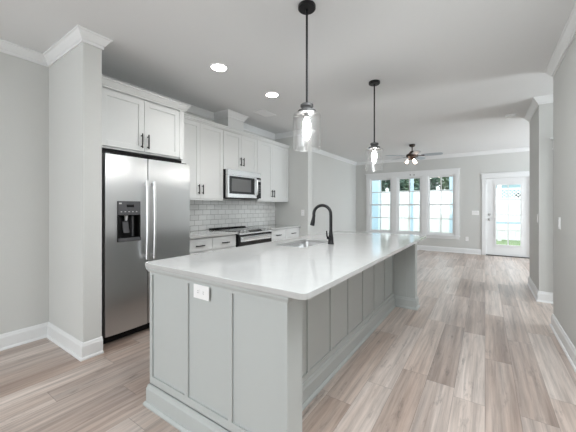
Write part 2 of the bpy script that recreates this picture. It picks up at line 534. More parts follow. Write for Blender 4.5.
for i, (x0, x1) in enumerate(WX):
    y = YF + .03
    f = MB()
    f.box((x0, YF, WZ0), (x0+.035, YF+.10, WZ1)).box((x1-.035, YF, WZ0), (x1, YF+.10, WZ1))
    f.box((x0+.035, YF, WZ0), (x1-.035, YF+.10, WZ0+.035)).box((x0+.035, YF, WZ1-.035), (x1-.035, YF+.10, WZ1))
    wo = S(f, 'window_%d' % (i+1), M['trim'], bevel=.002)
    zm = 1.335
    for nm, za, zb, yy in (('upper_sash', zm-.02, WZ1-.035, y+.03), ('lower_sash', WZ0+.035, zm+.02, y)):
        s = MB(); xa, xb = x0+.036, x1-.036; r = .034
        s.box((xa, yy, za), (xa+r, yy+.028, zb)).box((xb-r, yy, za), (xb, yy+.028, zb))
        s.box((xa+r, yy, za), (xb-r, yy+.028, za+r+.004)).box((xa+r, yy, zb-r), (xb-r, yy+.028, zb))
        cx, cz = (xa+xb)/2, (za+zb)/2
        s.box((cx-.013, yy+.004, za+r), (cx+.013, yy+.024, zb-r)).box((xa+r, yy+.004, cz-.013), (cx-.013, yy+.024, cz+.013)).box((cx+.013, yy+.004, cz-.013), (xb-r, yy+.024, cz+.013))
        so = s.build(nm, M['trim'], wo)
        MB().box((xa+r-.004, yy+.012, za+r-.004), (xb-r+.004, yy+.016, zb-r+.004)).build('glass_pane', M['glass'], so)

# ------------------------------------------------------------------ doors
S(casing('c', DX0, DX1, 0, DZ, YF, head=.125, sill=False), 'trim_garden_door', M['trim'], bevel=.002)
dr = MB()
gx0, gx1, gz0, gz1 = .215, .765, .27, 1.86
y0, y1 = YF+.02, YF+.064
dr.box((DX0+.012, y0, .018), (gx0, y1, DZ-.012)).box((gx1, y0, .018), (DX1-.012, y1, DZ-.012)).box((gx0, y0, .018), (gx1, y1, gz0)).box((gx0, y0, gz1), (gx1, y1, DZ-.012))
door = S(dr, 'door_1', M['trim'])
lf = MB(); r = .028
lf.box((gx0-.01, y0-.012, gz0-.01), (gx0+r, y0+.004, gz1+.01)).box((gx1-r, y0-.012, gz0-.01), (gx1+.01, y0+.004, gz1+.01))
lf.box((gx0+r, y0-.012, gz0-.01), (gx1-r, y0+.004, gz0+r)).box((gx0+r, y0-.012, gz1-r), (gx1-r, y0+.004, gz1+.01))
cx = (gx0+gx1)/2
lf.box((cx-.012, y0+.006, gz0+r), (cx+.012, y0+.024, gz1-r))
for k in (1, 2, 3):
    z = gz0 + (gz1-gz0)*k/4
    lf.box((gx0+r, y0+.0065, z-.012), (cx-.012, y0+.0235, z+.012)).box((cx+.012, y0+.0065, z-.012), (gx1-r, y0+.0235, z+.012))
lf.build('lite_frame', M['trim'], door)
MB().box((gx0, y0+.026, gz0), (gx1, y0+.030, gz1)).build('glass_pane', M['glass'], door)
kb = MB().lathe([(.032, 0), (.032, -.008), (.012, -.012), (.012, -.035), (.026, -.042), (.028, -.060), (.018, -.070), (.001, -.072)], (.095, y0, .94), 20, True, 'y')
kb.build('door_knob', M['nickel'], door, smooth=True)
MB().lathe([(.032, 0), (.030, -.012), (.016, -.016), (.014, -.028), (.001, -.030)], (.095, y0, 1.07), 20, True, 'y').build('deadbolt', M['nickel'], door, smooth=True)
for z in (.25, 1.05, 1.82):
    MB().box((DX1-.016, y0-.010, z-.05), (DX1-.003, y0+.004, z+.05)).build('hinge', M['nickel'], door)
S(MB().box((DX0, YF-.03, 0), (DX1, YF+.12, .017)), 'trim_threshold', M['threshold'])
S(MB().box((DX0, YF, .017), (DX0+.010, YF+.12, DZ)).box((DX1-.010, YF, .017), (DX1, YF+.12, DZ)).box((DX0+.01, YF, DZ-.010), (DX1-.01, YF+.12, DZ)), 'trim_door_jamb', M['trim'])
# passage door
S(casing('c', D2a, D2b, 0, 2.04, 5.13, head=.14, sill=False), 'trim_passage_door', M['trim'], bevel=.002)
d2 = S(MB().box((D2a+.003, 5.15, .012), (D2b-.003, 5.19, 2.035)), 'door_2', M['trim'])
MB().lathe([(.03, 0), (.03, -.008), (.011, -.012), (.011, -.04), (.027, -.046), (.027, -.066), (.001, -.074)], (D2b-.07, 5.15, .95), 20, True, 'y').build('door_knob', M['nickel'], d2, smooth=True)
for z0, z1 in ((.2, .85), (1.05, 1.88)):
    MB().box((D2a+.12, 5.146, z0), (D2b-.12, 5.152, z1)).build('door_panel', M['trim'], d2, bevel=.004)

# ------------------------------------------------------------------ outside
S(MB().box((-14, 9.40, -.20), (14, 40, -.15)), 'ground_lawn', M['lawn'])
S(MB().box((-4.5, 9.40, -.15), (4.0, 12.6, -.10)), 'ground_patio', M['patio'])
fy = 15.0
fence = thing('privacy_fence', 'white vinyl privacy fence with capped posts across the garden', 'fence', loc=(0, fy, -.15))
xs = [-11 + 2.3*k for k in range(10)]
for x in xs:
    po = MB().box((x-.065, -.065, 0), (x+.065, .065, 2.30)).build('fence_post', M['vinyl'], fence)
    MB().loft([[(x-.08, -.08, 2.30), (x+.08, -.08, 2.30), (x+.08, .08, 2.30), (x-.08, .08, 2.30)], [(x-.02, -.02, 2.38), (x+.02, -.02, 2.38), (x+.02, .02, 2.38), (x-.02, .02, 2.38)]]).build('post_cap', M['vinyl'], po)
for x in xs[:-1]:
    p = MB(); a = x+.065; bq = x+2.3-.065
    p.box((a, -.035, .06), (bq, .035, .16)); p.box((a, -.035, 1.72), (bq, .035, 1.80)); p.box((a, -.035, 2.12), (bq, .035, 2.20))
    n = 14; wq = (bq-a)/n
    for k in range(n): p.box((a+wq*k+.003, -.018, .16), (a+wq*(k+1)-.003, .018, 1.72))
    # diagonal lattice
    if x > -1:
        k = a - .32
        while k < bq:
            for s in (1, -1):
                u0, u1 = (k, k+.32) if s == 1 else (k+.32, k)
                z0_, z1_ = 1.80, 2.12
                ua, ub = max(a, min(bq, u0)), max(a, min(bq, u1))
                if abs(u1-u0) < 1e-6 or abs(ua-ub) < .02: continue
                za = z0_ + (ua-u0)/(u1-u0)*(z1_-z0_); zb = z0_ + (ub-u0)/(u1-u0)*(z1_-z0_)
                y_ = .006*s
                p.loft([[(ua-.02, y_-.004, za), (ua+.02, y_-.004, za), (ua+.02, y_+.004, za), (ua-.02, y_+.004, za)],
                        [(ub-.02, y_-.004, zb), (ub+.02, y_-.004, zb), (ub+.02, y_+.004, zb), (ub-.02, y_+.004, zb)]])
            k += .13
    else:
        p.box((a, -.018, 1.80), (bq, .018, 2.12))
    p.build('fence_panel', M['vinyl'], fence)

def porch_post(px_x, y, w_, label, m, z1=2.9):
    o = MB().box((px_x-w_/2, y-w_/2, -.10), (px_x+w_/2, y+w_/2, z1)).box((px_x-w_/2-.02, y-w_/2-.02, -.10), (px_x+w_/2+.02, y+w_/2+.02, .05)).box((px_x-w_/2-.02, y-w_/2-.02, z1-.10), (px_x+w_/2+.02, y+w_/2+.02, z1)).build('porch_post', m, bevel=.004)
    tag(o, label, 'post')
porch_post(-3.62, 11.6, .30, 'wide pale blue porch post outside the first window beside the corner', M['post'])
porch_post(-2.26, 11.6, .10, 'slim pale porch post outside the middle window of three', M['post'])
porch_post(-.98, 11.6, .10, 'slim pale porch post outside the window nearest the glazed door', M['post'])
rl = thing('porch_railing', 'pale blue porch railing seen through the glazed garden door', 'railing', loc=(.7, 11.4, -.10))
MB().box((-.75, -.03, .84), (1.6, .03, .90)).build('handrail', M['post'], rl)
for x in (-.75, 1.55): MB().box((x, -.03, 0), (x+.05, .03, .84)).build('railing_post', M['post'], rl)
hs = thing('neighbouring_house', 'pale blue sided house beyond the white fence, seen through the garden door', 'house', loc=(4.2, 24, -.15))
MB().box((-4, -.2, 0), (5, 5, 3.3)).build('wall', M['siding'], hs)
MB().prism_axis([(-4.3, 3.3), (5.3, 3.3), (.5, 5.2)], -.6, 5.3, 'y').build('roof', M['bark'], hs)
MB().box((-2.6, -.24, 1.0), (-1.6, -.2, 2.3)).build('window', M['blackglass'], hs)
# side wing of the same house pattern: lap-sided corner seen at the edge of the first window
S(MB().box((-5.3, 9.40, -.15), (-4.2, 11.0, 2.9)), 'wall_exterior_wing', M['siding'])

def tree(x, y, h, r, mleaf, label, seed):
    rnd = random.Random(seed)
    t = thing('garden_tree', label, 'tree', None, loc=(x, y, -.15))
    MB().tube([(0, 0, 0), (.05, 0, h*.3), (0, .05, h*.6), (.05, 0, h*.85)], [.10, .08, .06, .02], 8).build('trunk', M['bark'], t)
    cr = MB(); bm = cr.bm
    blobs = [(rnd.uniform(-r*.45, r*.45), rnd.uniform(-r*.4, r*.4), h*(.40+.5*k/11), rnd.uniform(.55, .68)*r) for k in range(12)]
    for k in range(4500):
        bx, by, bz, br = rnd.choice(blobs)
        u = rnd.uniform(-1, 1); a = rnd.uniform(0, 2*PI); rr = br*rnd.uniform(.5, 1.02)
        s = math.sqrt(1-u*u)
        c = Vector((bx+rr*s*math.cos(a), by+rr*s*math.sin(a), bz+rr*u*.85))
        q = Matrix.Rotation(rnd.uniform(0, 2*PI), 3, 'Z') @ Matrix.Rotation(rnd.uniform(-1.3, 1.3), 3, 'X')
        l = rnd.uniform(.07, .13)
        v = [bm.verts.new(c + q @ Vector(p)) for p in ((-l, 0, 0), (0, -l*.5, .01), (l, 0, 0), (0, l*.5, .01))]
        bm.faces.new(v)
    cr.build('crown', mleaf, t)
    return t
dark_tree = tree(-6.9, 17.4, 4.0, 1.0, M['leaf1'], 'dense dark green tree close behind the white fence', 1)
light_tree = tree(-6.9, 19.9, 4.6, 1.25, M['leaf2'], 'lighter green tree in the second row behind the white fence', 2)
dark_tree['group'] = 'dark trees behind the fence'
light_tree['group'] = 'light trees behind the fence'
for k, (x, y) in enumerate(((-4.8, 17.4), (-2.7, 17.4), (-0.7, 17.4), (-9.0, 17.4))):
    c = dup_tree(dark_tree); c.location = (x, y, -.15); c.rotation_euler = (0, 0, 1.3*k+.8)
for k, (x, y) in enumerate(((-9.6, 19.9), (-4.2, 19.9), (-1.5, 19.9))):
    c = dup_tree(light_tree); c.location = (x, y, -.15); c.rotation_euler = (0, 0, 1.7*k+.5)

# ------------------------------------------------------------------ cabinets
def pull(parent, y, z, x, vertical=True, L=.13):
    """black bar pull on a front facing +x"""
    mb = MB()
    if vertical:
        mb.cyl((x+.030, y, z-L/2), .0072, L, 10)
        for s in (-1, 1): mb.cyl((x-.002, y, z+s*L*.36), .0055, .034, 8, 'x')
    else:
        mb.cyl((x+.030, y-L/2, z), .0072, L, 10, 'y')
        for s in (-1, 1): mb.cyl((x-.002, y+s*L*.36, z), .0055, .034, 8, 'x')
    return mb.build('handle', M['pull'], parent, smooth=True)

def shaker(y0, y1, z0, z1, x, fr=.057, t=.02):
    """shaker front facing +x with its back at x"""
    mb = MB()
    mb.box((x, y0, z0), (x+t, y0+fr, z1)).box((x, y1-fr, z0), (x+t, y1, z1))
    mb.box((x, y0+fr, z0), (x+t, y1-fr, z0+fr)).box((x, y0+fr, z1-fr), (x+t, y1-fr, z1))
    mb.box((x, y0+fr, z0+fr), (x+t-.009, y1-fr, z1-fr))
    return mb

def wall_cabinet(label, y0, y1, z0, z1, xf, hz, split=None, group='white wall cabinets'):
    t = thing('wall_cabinet', label, 'cabinet', group)
    MB().box((XL+.002, y0, z0), (xf-.02, y1, z1)).build('body', M['cab'], t, bevel=.001)
    ym = split if split else (y0+y1)/2
    g = .0025
    for a, b, hy in ((y0+g, ym-g/2, ym-.032), (ym+g/2, y1-g, ym+.032)):
        d = shaker(a, b, z0+.004, z1-.004, xf-.0195).build('door', M['cab'], t, bevel=.0012)
        pull(d, hy, hz, xf)
    return t

UX = -3.215        # door faces of the wall cabinets
UT = 2.42
wall_cabinet('tall white wall cabinet between the refrigerator and the microwave', 2.165, 3.028, 1.385, UT, UX, 1.51, 2.605)
wall_cabinet('short white wall cabinet directly above the microwave', 3.032, 3.803, 1.835, UT, UX, 1.985)
wall_cabinet('tall white wall cabinet past the microwave, against the stub wall', 3.807, 4.755, 1.385, UT, UX, 1.51, 4.232)
# fridge surround: deep cabinet with a tall side panel
FCX = -2.955
fc = thing('refrigerator_cabinet', 'deep white two-door cabinet above the stainless refrigerator', 'cabinet')
MB().box((XL+.002, 1.204, 1.83), (FCX-.02, 2.16, UT-.005)).build('body', M['cab'], fc, bevel=.001)
MB().box((XL+.002, 2.124, 0), (FCX, 2.16, 1.829)).build('side_panel', M['cab'], fc, bevel=.001)
for a, b in ((2.10, 2.158), (1.206, 1.25)): MB().box((FCX-.0195, a, 1.832), (FCX, b, UT-.01)).build('face_stile', M['cab'], fc, bevel=.001)
for a, b, hy in ((1.253, 1.672, 1.640), (1.676, 2.097, 1.708)):
    d = shaker(a, b, 1.85, UT-.035, FCX-.0195).build('door', M['cab'], fc, bevel=.0012)
    pull(d, hy, 1.955, FCX, L=.15)
def cab_crown(z, p=.055, h=.075):
    return [(0, z+h), (p, z+h), (p, z+h-.012), (p-.012, z+h-.020), (.018, z+.018), (.010, z+.012), (.010, z), (0, z)]
MB().sweep([(FCX, 1.202), (FCX, 2.16), (-3.213, 2.16)], cab_crown(UT-.022)).build('crown_moulding', M['cab'], fc)
# top filler behind that moulding
cm = MB().sweep([(UX, 2.165), (UX, 4.755)], cab_crown(UT, .032, .055)).build('cornice_moulding', M['cab'])
tag(cm, 'long white moulding running along the top of the three lower wall cabinets', 'moulding')
# light rail
for a, b, lab in ((2.17, 3.026, 'thin white rail under the tall cabinet beside the refrigerator'), (3.81, 4.75, 'thin white rail under the cabinet against the stub wall')):
    o = MB().box((UX-.022, a, 1.365), (UX-.002, b, 1.3845)).build('light_rail', M['cab'])
    tag(o, lab, 'moulding')

# ------------------------------------------------------------------ backsplash
S(MB().box((XL, 2.162, .915), (XL+.010, 4.76, 1.84)), 'wall_backsplash', M['tile'])

# ------------------------------------------------------------------ base cabinets
BX = -2.955
def base_cabinet(label, y0, y1, n, hx=None):
    t = thing('base_cabinet', label, 'cabinet', 'white base cabinets along the tiled wall')
    MB().box((XL+.002, y0, .10), (BX-.0205, y1, .883)).box((XL+.002, y0+.002, 0), (BX-.09, y1-.002, .10)).build('body', M['cab'], t, bevel=.001)
    wd = (y1-y0)/n
    for k in range(n):
        a, b = y0+wd*k+.0025, y0+wd*(k+1)-.0025
        d = MB().box((BX-.02, a, .715), (BX, b, .872)).build('drawer', M['cab'], t, bevel=.0015)
        pull(d, (a+b)/2, .785, BX, False, .13)
        d = shaker(a, b, .11, .708, BX-.02).build('door', M['cab'], t, bevel=.0012)
        pull(d, b-.035 if k % 2 == 0 else a+.035, .60, BX)
    return t
base_cabinet('white base cabinet with drawers between the refrigerator and the range', 2.165, 3.028, 2)
base_cabinet('white base cabinet with drawers between the range and the stub wall', 3.807, 4.755, 2)
for a, b, lab in ((2.170, 3.030, 'white quartz counter between the refrigerator and the range'), (3.805, 4.758, 'white quartz counter between the range and the stub wall')):
    o = MB().box((XL+.011, a, .884), (-2.92, b, .914)).build('countertop', M['quartz'], bevel=.003)
    tag(o, lab, 'countertop')

# ------------------------------------------------------------------ range
rg = thing('kitchen_range', 'slide-in electric range with black front and stainless handle below the microwave', 'range')
RY0, RY1 = 3.034, 3.801
RX = -2.90
MB().box((XL+.03, RY0, .03), (RX-.03, RY1, .895)).build('body', M['blackplastic'], rg, bevel=.002)
MB().box((XL+.012, RY0, .897), (-2.96, RY1, .921)).build('cooktop', M['blackglass'], rg, bevel=.003)
MB().box((XL+.014, RY0+.005, .9215), (XL+.09, RY1-.005, .937)).build('rear_vent', M['blackplastic'], rg, bevel=.004)
for (bx, by, br) in ((-3.36, RY0+.20, .09), (-3.36, RY1-.20, .075), (-3.12, RY0+.20, .075), (-3.12, RY1-.20, .10)):
    MB().lathe([(br, 0), (br, .0008), (br-.004, .0008), (br-.004, 0)], (bx, by, .9212), 32, False).build('burner_ring', M['greypanel'], rg)
MB().prism_axis([(-2.96, .921), (-2.945, .921), (-2.885, .888), (-2.885, .872), (-2.96, .872)], RY0, RY1, 'y').build('control_fascia', M['steel'], rg, bevel=.002)
MB().prism_axis([(-2.9405, .9195), (-2.900, .8975), (-2.899, .8995), (-2.9395, .9215)], 3.27, 3.56, 'y').build('display', M['display'], rg)
for ky in (RY0+.065, RY0+.135, RY1-.135, RY1-.065):
    k = MB().lathe([(.020, 0), (.020, .010), (.016, .026), (.001, .027)], (0, 0, 0), 16)
    bmesh.ops.rotate(k.bm, verts=k.bm.verts, cent=(0, 0, 0), matrix=Matrix.Rotation(math.radians(29), 3, 'Y'))
    bmesh.ops.translate(k.bm, verts=k.bm.verts, vec=(-2.916, ky, .907))
    k.build('knob', M['steel_v'], rg, smooth=True)
dd = MB().box((RX-.028, RY0+.003, .20), (RX, RY1-.003, .866)).build('oven_door', M['blackglass'], rg, bevel=.003)
MB().box((RX, RY0+.03, .765), (RX+.004, RY1-.012, .838)).build('door_band', M['steel'], dd, bevel=.001)
hb = MB().cyl((RX+.048, RY0+.04, .812), .013, RY1-RY0-.08, 14, 'y')
for s in (RY0+.07, RY1-.07): hb.box((RX, s-.012, .803), (RX+.048, s+.012, .821))
hb.build('handle', M['steel_v'], dd, smooth=True)
MB().box((RX-.028, RY0+.003, .035), (RX-.002, RY1-.003, .192)).build('storage_drawer', M['blackplastic'], rg, bevel=.002)
for s in (RY0+.05, RY1-.05):
    for xx in (XL+.08, RX-.08): MB().cyl((xx, s, 0), .015, .03, 10).build('foot', M['rubber'], rg)

# ------------------------------------------------------------------ microwave
mw = thing('microwave_oven', 'stainless over-the-range microwave with black window under the short cabinet', 'microwave')
MX = -3.128
MB().box((XL+.012, 3.034, 1.405), (MX-.045, 3.801, 1.833)).build('body', M['blackplastic'], mw, bevel=.002)
MB().box((MX-.045, 3.034, 1.755), (MX-.004, 3.801, 1.833)).build('vent_panel', M['steel'], mw, bevel=.002)
md_ = MB().box((MX-.045, 3.034, 1.412), (MX, 3.690, 1.752)).build('door', M['steel'], mw, bevel=.003)
MB().box((MX-.001, 3.068, 1.470), (MX+.003, 3.630, 1.735)).build('door_glass', M['blackglass'], md_)
MB().box((MX+.003, 3.115, 1.505), (MX+.0045, 3.545, 1.700)).build('window', M['mwglass'], md_)
hb = MB().tube([(MX+.002, 3.660, 1.46), (MX+.036, 3.660, 1.475), (MX+.040, 3.660, 1.58), (MX+.036, 3.660, 1.705), (MX+.002, 3.660, 1.722)], .012, 10)
hb.build('handle', M['steel_v'], md_, smooth=True)
MB().box((MX-.045, 3.693, 1.412), (MX, 3.801, 1.752)).build('control_panel', M['blackglass'], mw, bevel=.003)
MB().box((MX, 3.705, 1.690), (MX+.001, 3.790, 1.725)).build('display', M['button'], mw)
for r_ in range(4):
    for c_ in range(3):
        MB().box((MX, 3.708+c_*.029, 1.50+r_*.038), (MX+.001, 3.728+c_*.029, 1.522+r_*.038)).build('button', M['greypanel'], mw)

# ------------------------------------------------------------------ refrigerator
rf = thing('refrigerator', 'stainless side-by-side refrigerator with ice dispenser beneath the deep cabinet', 'refrigerator')
MB().box((XL+.06, 1.240, .03), (-2.935, 2.118, 1.768)).build('body', M['blackplastic'], rf, bevel=.003)
MB().box((-2.935, 1.245, .012), (-2.900, 2.115, .066)).build('toe_grille', M['blackplastic'], rf)
def fridge_door(y0, y1, name, z0=.082, z1=1.762):
    n = 12; pts = []
    for k in range(n+1):
        t = k/n; y = y0 + (y1-y0)*t
        e = min(t, 1-t)*(y1-y0)
        edge = .0
        pts.append((-2.853 + .008*math.sin(PI*t) - edge, y))
    poly = pts + [(-2.930, y1), (-2.930, y0)]
    return MB().prism(poly, z0, z1).build(name, M['door_steel'], rf, bevel=.003, smooth=True)
MB().box((-3.00, 1.245, 1.7685), (-2.945, 2.116, 1.812)).build('top_gap_shade', M['blackplastic'], rf)  # black strip added where only shade fills the gap below the cabinet
d1 = fridge_door(1.250, 1.650, 'freezer_door')
d2_ = fridge_door(1.659, 2.163, 'refrigerator_door')
cut(d1, MB().box((-2.905, 1.365, .975), (-2.80, 1.553, 1.195)))
MB().box((-2.926, 1.239+.02, 1.7625), (-2.87, 1.30, 1.775)).build('hinge_cover', M['greypanel'], rf, bevel=.002)
MB().box((-2.926, 2.085, 1.7625), (-2.87, 2.13, 1.775)).build('hinge_cover', M['greypanel'], rf, bevel=.002)
dp = MB().box((-2.850, 1.351, 1.196), (-2.832, 1.567, 1.327)).build('dispenser_panel', M['greypanel'], d1, bevel=.004)
MB().box((-2.832, 1.43, 1.270), (-2.831, 1.50, 1.295)).build('display', M['display'], dp)
for k in range(5): MB().box((-2.832, 1.375+k*.036, 1.222), (-2.831, 1.388+k*.036, 1.230)).build('button', M['button'], dp)
MB().box((-2.832, 1.360, 1.298), (-2.831, 1.385, 1.312)).build('button', M['button'], dp)
cv = MB()
cv.box((-2.9045, 1.3655, .976), (-2.902, 1.5525, 1.194)).box((-2.902, 1.3655, .976), (-2.836, 1.369, 1.194)).box((-2.902, 1.549, .976), (-2.836, 1.5525, 1.194))
cv.box((-2.902, 1.369, 1.190), (-2.836, 1.549, 1.194)).box((-2.902, 1.369, .976), (-2.836, 1.549, .980))
cv.box((-2.848, 1.351, .942), (-2.834, 1.3655, 1.196)).box((-2.848, 1.5525, .942), (-2.834, 1.567, 1.196))
cv.build('dispenser_cavity', M['blackplastic'], d1)
MB().box((-2.850, 1.351, .942), (-2.822, 1.567, .975)).build('drip_tray', M['greypanel'], d1, bevel=.004)
MB().prism_axis([(-2.900, 1.07), (-2.872, 1.02), (-2.868, 1.02), (-2.896, 1.13), (-2.900, 1.13)], 1.42, 1.475, 'y').build('paddle', M['greypanel'], d1)
MB().lathe([(.018, 0), (.014, -.03), (.010, -.05)], (-2.878, 1.447, 1.189), 14).build('ice_chute', M['button'], d1, smooth=True)
MB().box((-2.90, 1.500, .985), (-2.862, 1.510, 1.185)).build('water_guide', M['greypanel'], d1)
def fr_handle(y, parent):
    z0, z1 = .745, 1.535
    pts, rad = [], []
    prof = []
    for k in range(17):
        t = k/16; z = z0 + (z1-z0)*t
        x = -2.800 + .012*math.sin(PI*t)
        prof.append((x, z))
    mb = MB()
    rings = []
    for x, z in prof:
        rings.append([(x, y-.015, z), (x+.008, y-.010, z), (x+.008, y+.010, z), (x, y+.015, z), (x-.010, y+.012, z), (x-.010, y-.012, z)])
    mb.loft(rings)
    for z in (z0+.02, z1-.045): mb.box((-2.856, y-.010, z), (-2.802, y+.010, z+.028))
    return mb.build('handle', M['steel_v'], parent, smooth=True)
fr_handle(1.618, d1)
fr_handle(1.695, d2_)
MB().lathe([(.013, 0), (.012, .004), (.001, .0045)], (-2.851, 2.05, 1.700), 20, True, 'x').build('round_badge', M['steel_v'], d2_, smooth=True)
for yy in (1.28, 2.08):
    for xx in (-3.4, -2.99): MB().cyl((xx, yy, 0), .02, .031, 10).build('foot', M['rubber'], rf)

# ------------------------------------------------------------------ island
IX0, IX1 = -1.79, -.97         # cabinet body in x
EX1 = -.716                    # end panels reach under the overhang
IY0, IY1 = 1.05, 3.99
isl = thing('kitchen_island', 'long pale grey panelled island under the white quartz top', 'island')
TOPZ = .883
def end_panel(yf, yb, sgn, name):
    """full-width end panel; the decorated face at yf looks along sgn*y"""
    mb = MB()
    rec = yf - sgn*.010
    mb.box((IX0, rec, 0), (EX1, yb, TOPZ))
    z0, z1 = .15, TOPZ
    lines = [IX0+.004, IX0+.372, IX0+.722, EX1]
    zr0, zr1 = z0+.035, z1-.045
    for i, x in enumerate(lines):
        if i == 0: a, b = IX0, x+.022
        elif i == 3: a, b = x-.024, x
        else: a, b = x-.014, x+.014
        mb.box((a, rec, zr0), (b, yf, zr1))
    mb.box((IX0, rec, zr1), (EX1, yf, z1)); mb.box((IX0, rec, z0-.01), (EX1, yf, zr0))
    return mb.build(name, M['island'], isl)
end_panel(IY0, IY0+.126, -1, 'end_panel')
end_panel(IY1, IY1-.126, 1, 'end_panel')
# seating side: recessed panels between battens
mb = MB()
mb.box((IX1-.02, IY0+.126, 0), (IX1-.008, IY1-.126, TOPZ))
for y in (1.20, 1.662, 2.006, 2.351, 2.714, 3.061, 3.447, 3.825):
    mb.box((IX1-.008, y, .175), (IX1, y+.03, TOPZ-.03))
mb.box((IX1-.008, IY0+.126, .12), (IX1, IY1-.126, .175)).box((IX1-.008, IY0+.126, TOPZ-.03), (IX1, IY1-.126, TOPZ))
mb.build('side_panel', M['island'], isl)
# inner faces of the far end panel carry one batten
MB().box((-.845, IY1-.132, .14), (-.821, IY1-.126, TOPZ)).box((EX1-.03, IY1-.132, .14), (EX1, IY1-.126, TOPZ)).build('batten', M['island'], isl, bevel=.001)
ib = [(0, 0), (.030, 0), (.030, .010), (.022, .022), (.016, .024), (.016, .105), (.011, .116), (.008, .130), (0, .134)]
MB().sweep([(IX0, IY0+.50), (IX0, IY0), (EX1, IY0), (EX1, IY0+.126), (IX1, IY0+.126), (IX1, IY1-.126), (EX1, IY1-.126), (EX1, IY1), (IX0, IY1), (IX0, IY1-.12)], ib).build('base_moulding', M['island'], isl)
tp = [(0, TOPZ-.001), (.016, TOPZ-.001), (.016, TOPZ-.010), (.006, TOPZ-.026), (0, TOPZ-.030)]
MB().sweep([(IX0, IY0+.05), (IX0, IY0), (EX1, IY0), (EX1, IY0+.126)], tp).build('top_moulding', M['island'], isl)
# kitchen side fronts
mb = MB().box((IX0+.022, IY0+.126, .10), (IX0+.034, IY1-.126, TOPZ)).box((IX0+.09, IY0+.126, 0), (IX0+.10, IY1-.126, .10))
mb.build('carcass', M['island'], isl)
n = 5; wd = (IY1-IY0-.252)/n
for k in range(n):
    a, b = IY0+.126+wd*k+.003, IY0+.126+wd*(k+1)-.003
    d = shaker(a, b, .11, .872, 0).build('door', M['island'], isl, bevel=.001)
    for v in d.data.vertices: v.co.x = IX0+.0215 - v.co.x
    d.data.flip_normals()
    hd = MB().cyl((IX0-.028, b-.035, .62), .006, .13, 10)
    for s in (.64, .73): hd.cyl((IX0-.028, b-.035, s), .0055, .030, 8, 'x')
    hd.build('handle', M['pull'], d, smooth=True)

# sink opening and worktop
SX0, SX1, SY0, SY1 = -1.655, -1.315, 2.19, 2.80
outer = rounded_rect(-1.830, 1.028, -.610, 4.02, .032, 6)
inner = rounded_rect(SX0, SY0, SX1, SY1, .05, 6)
ct = slab_with_hole(outer, inner, TOPZ+.001, .914).build('island_countertop', M['quartz'], bevel=.003)
tag(ct, 'white quartz island countertop with rounded corners and a sink cut-out', 'countertop')
sk = thing('undermount_sink', 'stainless undermount sink let into the white island countertop', 'sink', loc=((SX0+SX1)/2, (SY0+SY1)/2, .884))
hw, hl = (SX1-SX0)/2, (SY1-SY0)/2
rings = []
def rr(w_, l_, r_, z): return [(x, y, z) for x, y in rounded_rect(-w_, -l_, w_, l_, r_, 6)]
rings = [rr(hw+.025, hl+.025, .07, 0), rr(hw+.002, hl+.002, .052, 0), rr(hw, hl, .05, -.004), rr(hw-.008, hl-.008, .05, -.17), rr(hw-.02, hl-.02, .05, -.19), rr(hw-.05, hl-.05, .04, -.197)]
bs = MB().loft(rings, cap=False)
bs.bm.faces.new([v for v in list(bs.bm.verts)[-28:]])
bo = bs.build('basin', M['basin'], sk, smooth=True)
so = bo.modifiers.new('shell', 'SOLIDIFY'); so.thickness = .0015; so.offset = 1
MB().lathe([(.044, 0), (.044, .003), (.030, .003), (.026, 0)], (0, 0, -.197), 24).build('drain', M['nickel'], sk, smooth=True)

# faucet
fb = Vector((-1.235, 2.56, .914))
fa = thing('kitchen_faucet', 'matte black gooseneck faucet rising from the island beside the sink', 'faucet', loc=fb)
MB().lathe([(.030, 0), (.030, .006), (.0265, .010), (.025, .060), (.020, .085), (.0155, .130), (.0145, .16)], (0, 0, 0), 20).build('base', M['black'], fa, smooth=True)
pts = [(0, 0, .12), (0, 0, .20), (0, 0, .27)]
R_ = .088
for k in range(1, 15):
    a = PI * k / 14 * 1.06
    pts.append((-R_ + R_*math.cos(a), -.12*(R_ - R_*math.cos(a)), .285 + R_*math.sin(a)))
lx, ly, lz = pts[-1]
MB().tube(pts, .0150, 14).build('spout', M['black'], fa, smooth=True)
MB().tube([(lx, ly, lz+.004), (lx-.004, ly, lz-.02), (lx-.012, ly-.001, lz-.060), (lx-.020, ly-.002, lz-.095)], [.0145, .0155, .021, .0225], 14).build('spray_head', M['black'], fa, smooth=True)
MB().tube([(0, -.018, .055), (-.01, -.050, .062)], .013, 12).tube([(-.01, -.048, .060), (-.014, -.056, .085), (-.016, -.060, .130)], [.009, .007, .006], 10).build('lever', M['black'], fa, smooth=True)

